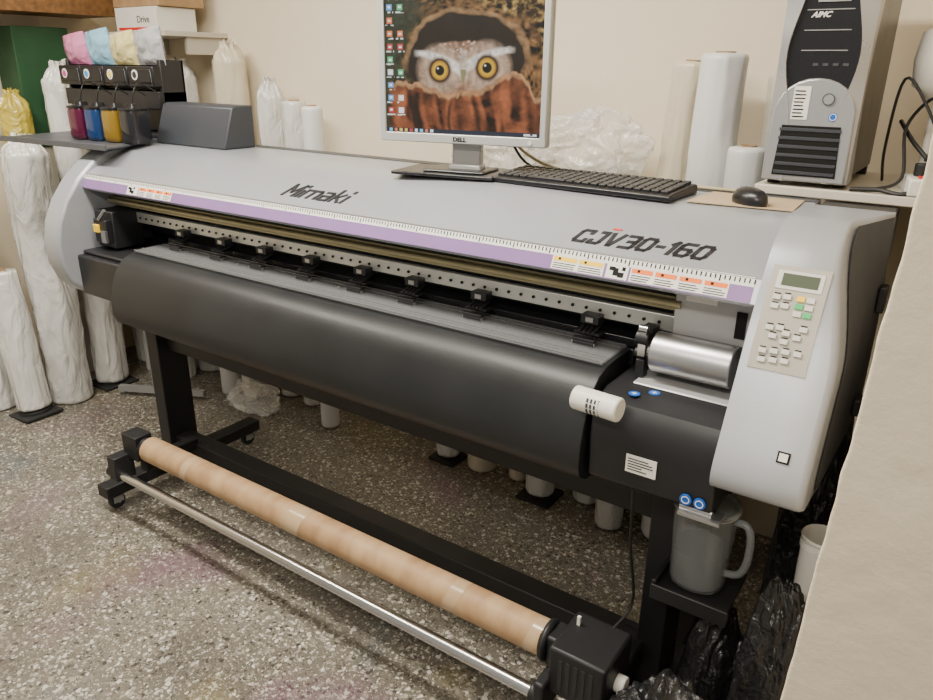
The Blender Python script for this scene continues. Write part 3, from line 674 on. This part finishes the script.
# ---------------------------------------------------------------- shelf + PC tower
SH=thing('side_shelf','pale laminate shelf board carrying the tower computer','shelf',(2.62,.9,1.38))
B().box(2.44,2.858,.645,1.10,1.381,1.404).obj('shelf_board','shelf',SH,bevel=.003)
B().box(2.47,2.49,.70,1.08,1.30,1.381).obj('shelf_support','greymetal',SH)
B().box(2.81,2.83,.70,1.08,1.30,1.381).obj('shelf_support','greymetal',SH)
B().box(2.47,2.83,1.08,1.275,1.36,1.381).obj('shelf_arm','greymetal',SH)
PC=thing('tower_computer','black and silver tower computer with grille standing on shelf','computer',(2.550,.665,1.405),world=False)
hw=.096;H=.53;Dp=.42
B().box(-hw+.006,hw-.003,.02,Dp,.02,H).obj('case','pcblack',PC,bevel=.006)
N=28
for sgn in (-1,1):
    b=B();vs=[];fs=[]
    for j in range(N+1):
        z=.012+(H-.012)*j/N;t=z/H;pin=math.exp(-((t-.58)/.22)**2);xo=sgn*(hw+.004);wi=.050-.034*pin;xi=sgn*(hw-wi)
        back=.022+.060*(2*abs(t-.45))**1.6
        vs+=[(xi,-.018,z),(xo,-.004,z),(xo,back,z),(xi,.02,z)]
    for j in range(N):
        for i in range(4): a=j*4+i;c=j*4+(i+1)%4;fs.append((a,c,c+4,a+4))
    fs+=[(0,1,2,3),tuple(range(N*4,N*4+4))];b.add(vs,fs);b.obj('bezel_side','pcsilver',PC,smooth=40)
arc=[(-hw,.012),(hw,.012),(hw-.004,.185)]+[(math.cos(a)*.088,.185+math.sin(a)*.070) for a in [i*math.pi/12 for i in range(1,12)]]+[(-hw+.004,.185)]
B().prism(arc,-.0165,.02,ax=1).obj('bezel_lower','pcsilver',PC,bevel=.004,label='silver lower front with grille')
B().box(-hw+.012,hw-.012,-.008,.02,.19,H-.01).obj('drive_front','blackgloss',PC,bevel=.003)
b=B()
for i in range(4): b.box(-hw+.045,hw-.045,-.010,-.008,.315+i*.044,.317+i*.044)
b.box(-.03,.04,-.011,-.008,.42,.426).box(-.035,.04,-.011,-.008,.445,.447)
b.obj('drive_bay','greymetal',PC)
B().prism([(-.074,.026),(.074,.026),(.068,.146),(-.066,.146)],-.0182,-.0170,ax=1).obj('grille_frame','ink',PC)
b=B()
for r in range(6): b.box(-.070,.070,-.0200,-.0178,.030+r*.0205,.0375+r*.0205)
b.obj('grille_slat','panelg',PC,bevel=.0005)
E=B().cyl((.030,-.016,.208),(.030,-.020,.208),.014,n=28).obj('round_badge','pcsilver',PC,bevel=.001,label='small round silver badge')
B().ring((.030,-.0195,.208),(.030,-.0206,.208),.0138,.0115).obj('badge_ring','darkside',E)
ST2=B().box(-.050,-.012,-.0178,-.0160,.160,.236).obj('paper_sticker','rulerw',PC)
b=B()
for i in range(8): b.box(-.047,-.018-.008*random.random(),-.0184,-.0176,.165+i*.0084,.168+i*.0084)
b.obj('sticker_print','ink',ST2)
IB=B().cyl((.046,-.016,.168),(.046,-.0178,.168),.010,n=20).obj('round_sticker','blue',PC)
B().ring((.046,-.0176,.168),(.046,-.0183,.168),.008,.0065).obj('sticker_mark','rulerw',IB)
b=B();textgeo(b,'AIMC',.017,(-.040,-.0085,.388),(1,0,0),(0,0,1),shear=.4,ext=.0005,off=.0005);b.obj('front_lettering','rulerw',PC,label='white italic letters AIMC')
for i in range(4): B().box(-.02+i*.022,-.008+i*.022,-.0095,-.008,.282,.288).obj('front_port','darkside',PC)
for x_ in (-hw+.004,hw-.030):
    for y_ in (.03,Dp-.06): B().box(x_,x_+.026,y_,y_+.03,0,.021).obj('case_foot','rubber',PC)
CU=thing('desk_lamp','white rounded plastic housing on slim stem beside the tower','lamp',(2.79,.83,1.405),world=False)
B().lathe([(.045,0),(.045,.01),(.012,.02),(.010,.20),(.03,.215),(.062,.24),(.068,.30),(.060,.36),(.03,.375)]).obj('lamp_housing','white',CU,smooth=60)
SK=thing('power_strip','white power strip with red switch on the shelf','power strip',(2.80,.71,1.405),world=False,rot=(0,0,.2))
B().box(-.03,.03,-.06,.06,0,.04).obj('strip_case','white',SK,bevel=.005)
B().box(-.01,.01,-.045,-.025,.04,.045).obj('strip_switch','red',SK)
B().cyl((0,.01,.04),(0,.01,.07),.017).obj('plug','cableb',SK,bevel=.003)
o=B().tube([(2.80,.72,1.48),(2.82,.71,1.56),(2.79,.74,1.62),(2.74,.79,1.55),(2.76,.71,1.44),(2.71,.68,1.411),(2.68,.67,1.409)],.004).obj('power_cable','cableb',None);tag(o,'black cable looping beside the tower computer','cable')
o=B().tube([(2.84,.66,1.409),(2.83,.70,1.50),(2.78,.72,1.60),(2.72,.75,1.66),(2.70,.82,1.5),(2.70,.9,1.408)],.0035).obj('power_cable','cableb',None);tag(o,'thin black cable behind the tower computer','cable')
o=B().tube([(2.66,.655,1.410),(2.72,.66,1.413),(2.78,.655,1.410),(2.82,.70,1.46),(2.76,.78,1.52),(2.72,.86,1.56)],.0055).obj('power_cable','cableb',None);tag(o,'thick black cable lying on the shelf edge','cable')
o=B().tube([(1.72,.60,1.50),(1.75,.64,1.44),(1.85,.66,1.395),(2.05,.635,1.384),(2.30,.628,1.384),(2.40,.63,1.384),(2.43,.632,1.384)],.0045).obj('video_cable','cable',None);tag(o,'beige cable running from monitor behind the keyboard','cable')
o=B().tube([(1.74,.58,1.48),(1.80,.61,1.40),(2.0,.617,1.384),(2.2,.612,1.384)],.004).obj('keyboard_cable','cableb',None);tag(o,'black cable behind the keyboard','cable')

# ---------------------------------------------------------------- ink supply on left
TR=thing('ink_tray','grey metal tray holding the ink bottles','tray',(-.1,.35,1.374))
B().prism([(-.50,.14),(.22,.20),(.13,.44),(.12,.67),(-.64,.66)],1.374,1.382,ax=2).prism([(-.50,.14),(.22,.20),(.22,.194),(-.50,.134)],1.370,1.392,ax=2).obj('tray_plate','trayg',TR,bevel=.002)
inks=['magenta','cyan','yell','blk'];nm=dict(magenta='dark magenta',cyan='blue',yell='yellow',blk='black')
for i,k in enumerate(inks):
    X=-.16+i*.108
    e=thing('ink_bottle',nm[k]+' ink bottle with black cap on the grey tray','ink bottle',(X,.34+.008*i,1.383),world=False,group='bulk ink bottles')
    B().lathe([(.040,0),(.046,.004),(.049,.02),(.049,.105),(.046,.122)],fn=sq(0,.85),n=32).obj('bottle_body','ink_'+k,e,smooth=50)
    B().lathe([(.049,.122),(.050,.124),(.050,.130),(.024,.133),(.020,.146),(.004,.148)],fn=sq(0,.8)).obj('bottle_cap','pcblack',e)
    B().tube([(0,0,.148),(.01,.01,.20),(-.02,.06,.22),(-.01,.145,.17)],.0025).obj('ink_hose','cableb',e)
RK=thing('ink_rack','black rack with four ink pouch slots','ink rack',(-.19,.6,1.383))
ra,rb=-.60,.11
B().box(ra,rb,.54,.65,1.383,1.400).box(ra,ra+.02,.54,.65,1.40,1.69).box(rb-.02,rb,.54,.65,1.40,1.69).box(ra,rb,.635,.65,1.40,1.69).box(ra,rb,.52,.65,1.50,1.57).obj('rack_frame','black',RK,bevel=.004)
for i,k in enumerate(inks):
    X=ra+i*.178
    c=B().box(X,X+.174,.505,.63,1.585,1.665).box(X+.01,X+.162,.50,.51,1.60,1.655).obj('pouch_slot','pcblack',RK,bevel=.005)
    d=B().cyl((X+.06,.499,1.632),(X+.06,.497,1.632),.020,n=20).obj('colour_dot','rulerw',c)
    B().cyl((X+.06,.4965,1.632),(X+.06,.4955,1.632),.013,n=20).obj('dot_centre','dot_'+k,d)
    e=thing('ink_pouch','translucent '+nm[k]+' ink pouch standing in the rack','ink pouch',(X+.087,.57,1.670),world=False,group='ink pouches in rack')
    vs=[];fs=[];nn=16
    for s_ in (-1,1):
        for j in range(nn+1):
            for q_ in range(nn+1):
                uu=q_/nn-.5;vv=j/nn;th=.034*max(0,math.sin(math.pi*min(1,vv*.92+.05)))**.5*math.cos(math.pi*uu)**.6*(1+.5*noise.noise(Vector((uu*4+i*3,vv*4,s_*2)))) if abs(uu)<.499 else 0
                vs.append((uu*.185*(1-.06*vv)+.012*vv*(i-1.5)*.5,s_*(th+.002)-.015*vv,.0+vv*(.125+.012*(i%2)+.02*uu)))
    for s_ in (0,1):
        o_=s_*(nn+1)**2
        for j in range(nn):
            for q_ in range(nn): a=o_+j*(nn+1)+q_;fs.append((a,a+1,a+nn+2,a+nn+1))
    B().add(vs,fs).obj('pouch_body','pch_'+k,e,smooth=70,recalc=False)
o=B().prism([(.45,1.3785),(.45,1.385),(.50,1.525),(.515,1.532),(.597,1.532),(.597,1.3785)],.155,.580).obj('equipment_box','panelg',None,bevel=.005)
tag(o,'dark grey slanted metal box sitting on the printer lid','equipment box')

# ---------------------------------------------------------------- upper left storage
W1=thing('wall_shelf','brown wooden wall shelf','shelf',(-1.1,.4,1.85))
B().box(-1.299,-.95,-.5,1.05,1.90,1.93).obj('shelf_board','wood',W1)
B().box(-.97,-.95,-.5,1.05,1.93,2.2).obj('shelf_front','wood',W1)
W2=thing('back_shelf','narrow white shelf on the wall holding cartons','shelf',(-.6,1.1,1.8))
B().box(-.94,-.38,.92,1.279,1.80,1.822).box(-.9,-.88,1.05,1.279,1.72,1.80).box(-.42,-.40,1.05,1.279,1.72,1.80).obj('shelf_board','shelf',W2)
e=thing('carton','white carton with red-brown edge on the shelf','carton',(-.55,1.05,1.823))
B().box(-.80,-.46,.94,1.16,1.823,1.93).obj('carton_body','white',e,bevel=.003)
B().box(-.78,-.48,.9385,.9395,1.828,1.84).obj('printed_stripe','red',e)
b=B();textgeo(b,'Drive',.045,(-.62,.939,1.86),(1,0,0),(0,0,1));b.obj('carton_lettering','ink',e)
o=B().box(-.82,-.44,.95,1.2,1.932,2.08).obj('carton','card',None,bevel=.003);tag(o,'brown carton stacked on the white carton','carton')
o=B().box(-1.28,-1.10,.56,.86,0,1.27).obj('storage_cabinet','shelf',None,bevel=.004);tag(o,'plain pale cabinet behind the wrapped rolls','cabinet')
o=B().box(-1.28,-1.08,.56,.84,1.272,1.84).obj('green_box','greenbox',None,bevel=.004);tag(o,'green cardboard box standing on the pale cabinet','box')

# ---------------------------------------------------------------- lights
def area(loc,rot,sx,sy,e,c):
    L=bpy.data.lights.new('ceiling_light','AREA');L.shape='RECTANGLE';L.size=sx;L.size_y=sy;L.energy=e;L.color=c
    o=bpy.data.objects.new('ceiling_light',L);COL.objects.link(o);o.location=loc;o.rotation_euler=rot;return o
wc=(1,.935,.83)
area((1.5,-.35,2.82),(0,0,0),1.3,.30,94,wc)
area((-.1,-.5,2.82),(0,0,0),1.2,.30,68,wc)
area((2.5,-2.2,2.82),(0,0,0),1.3,.4,82,wc)
wd=bpy.data.worlds.new('w');bpy.context.scene.world=wd;wd.use_nodes=True
wd.node_tree.nodes['Background'].inputs[0].default_value=(1,.955,.88,1);wd.node_tree.nodes['Background'].inputs[1].default_value=.46

# ---------------------------------------------------------------- camera
Y,Pt,Ro,F=.6036,-.3657,.0115,737.64
f=Vector((-math.sin(Y)*math.cos(Pt),math.cos(Y)*math.cos(Pt),math.sin(Pt)));rt=Vector((math.cos(Y),math.sin(Y),0));up=rt.cross(f)
c,s=math.cos(Ro),math.sin(Ro);r2=rt*c+up*s;u2=up*c-rt*s
cd=bpy.data.cameras.new('camera');cd.sensor_width=36;cd.lens=F/933*36;cd.clip_start=.02
co=bpy.data.objects.new('camera',cd);COL.objects.link(co)
co.matrix_world=Matrix(((r2.x,u2.x,-f.x,2.9281),(r2.y,u2.y,-f.y,-1.3583),(r2.z,u2.z,-f.z,1.6743),(0,0,0,1)));bpy.context.scene.camera=co
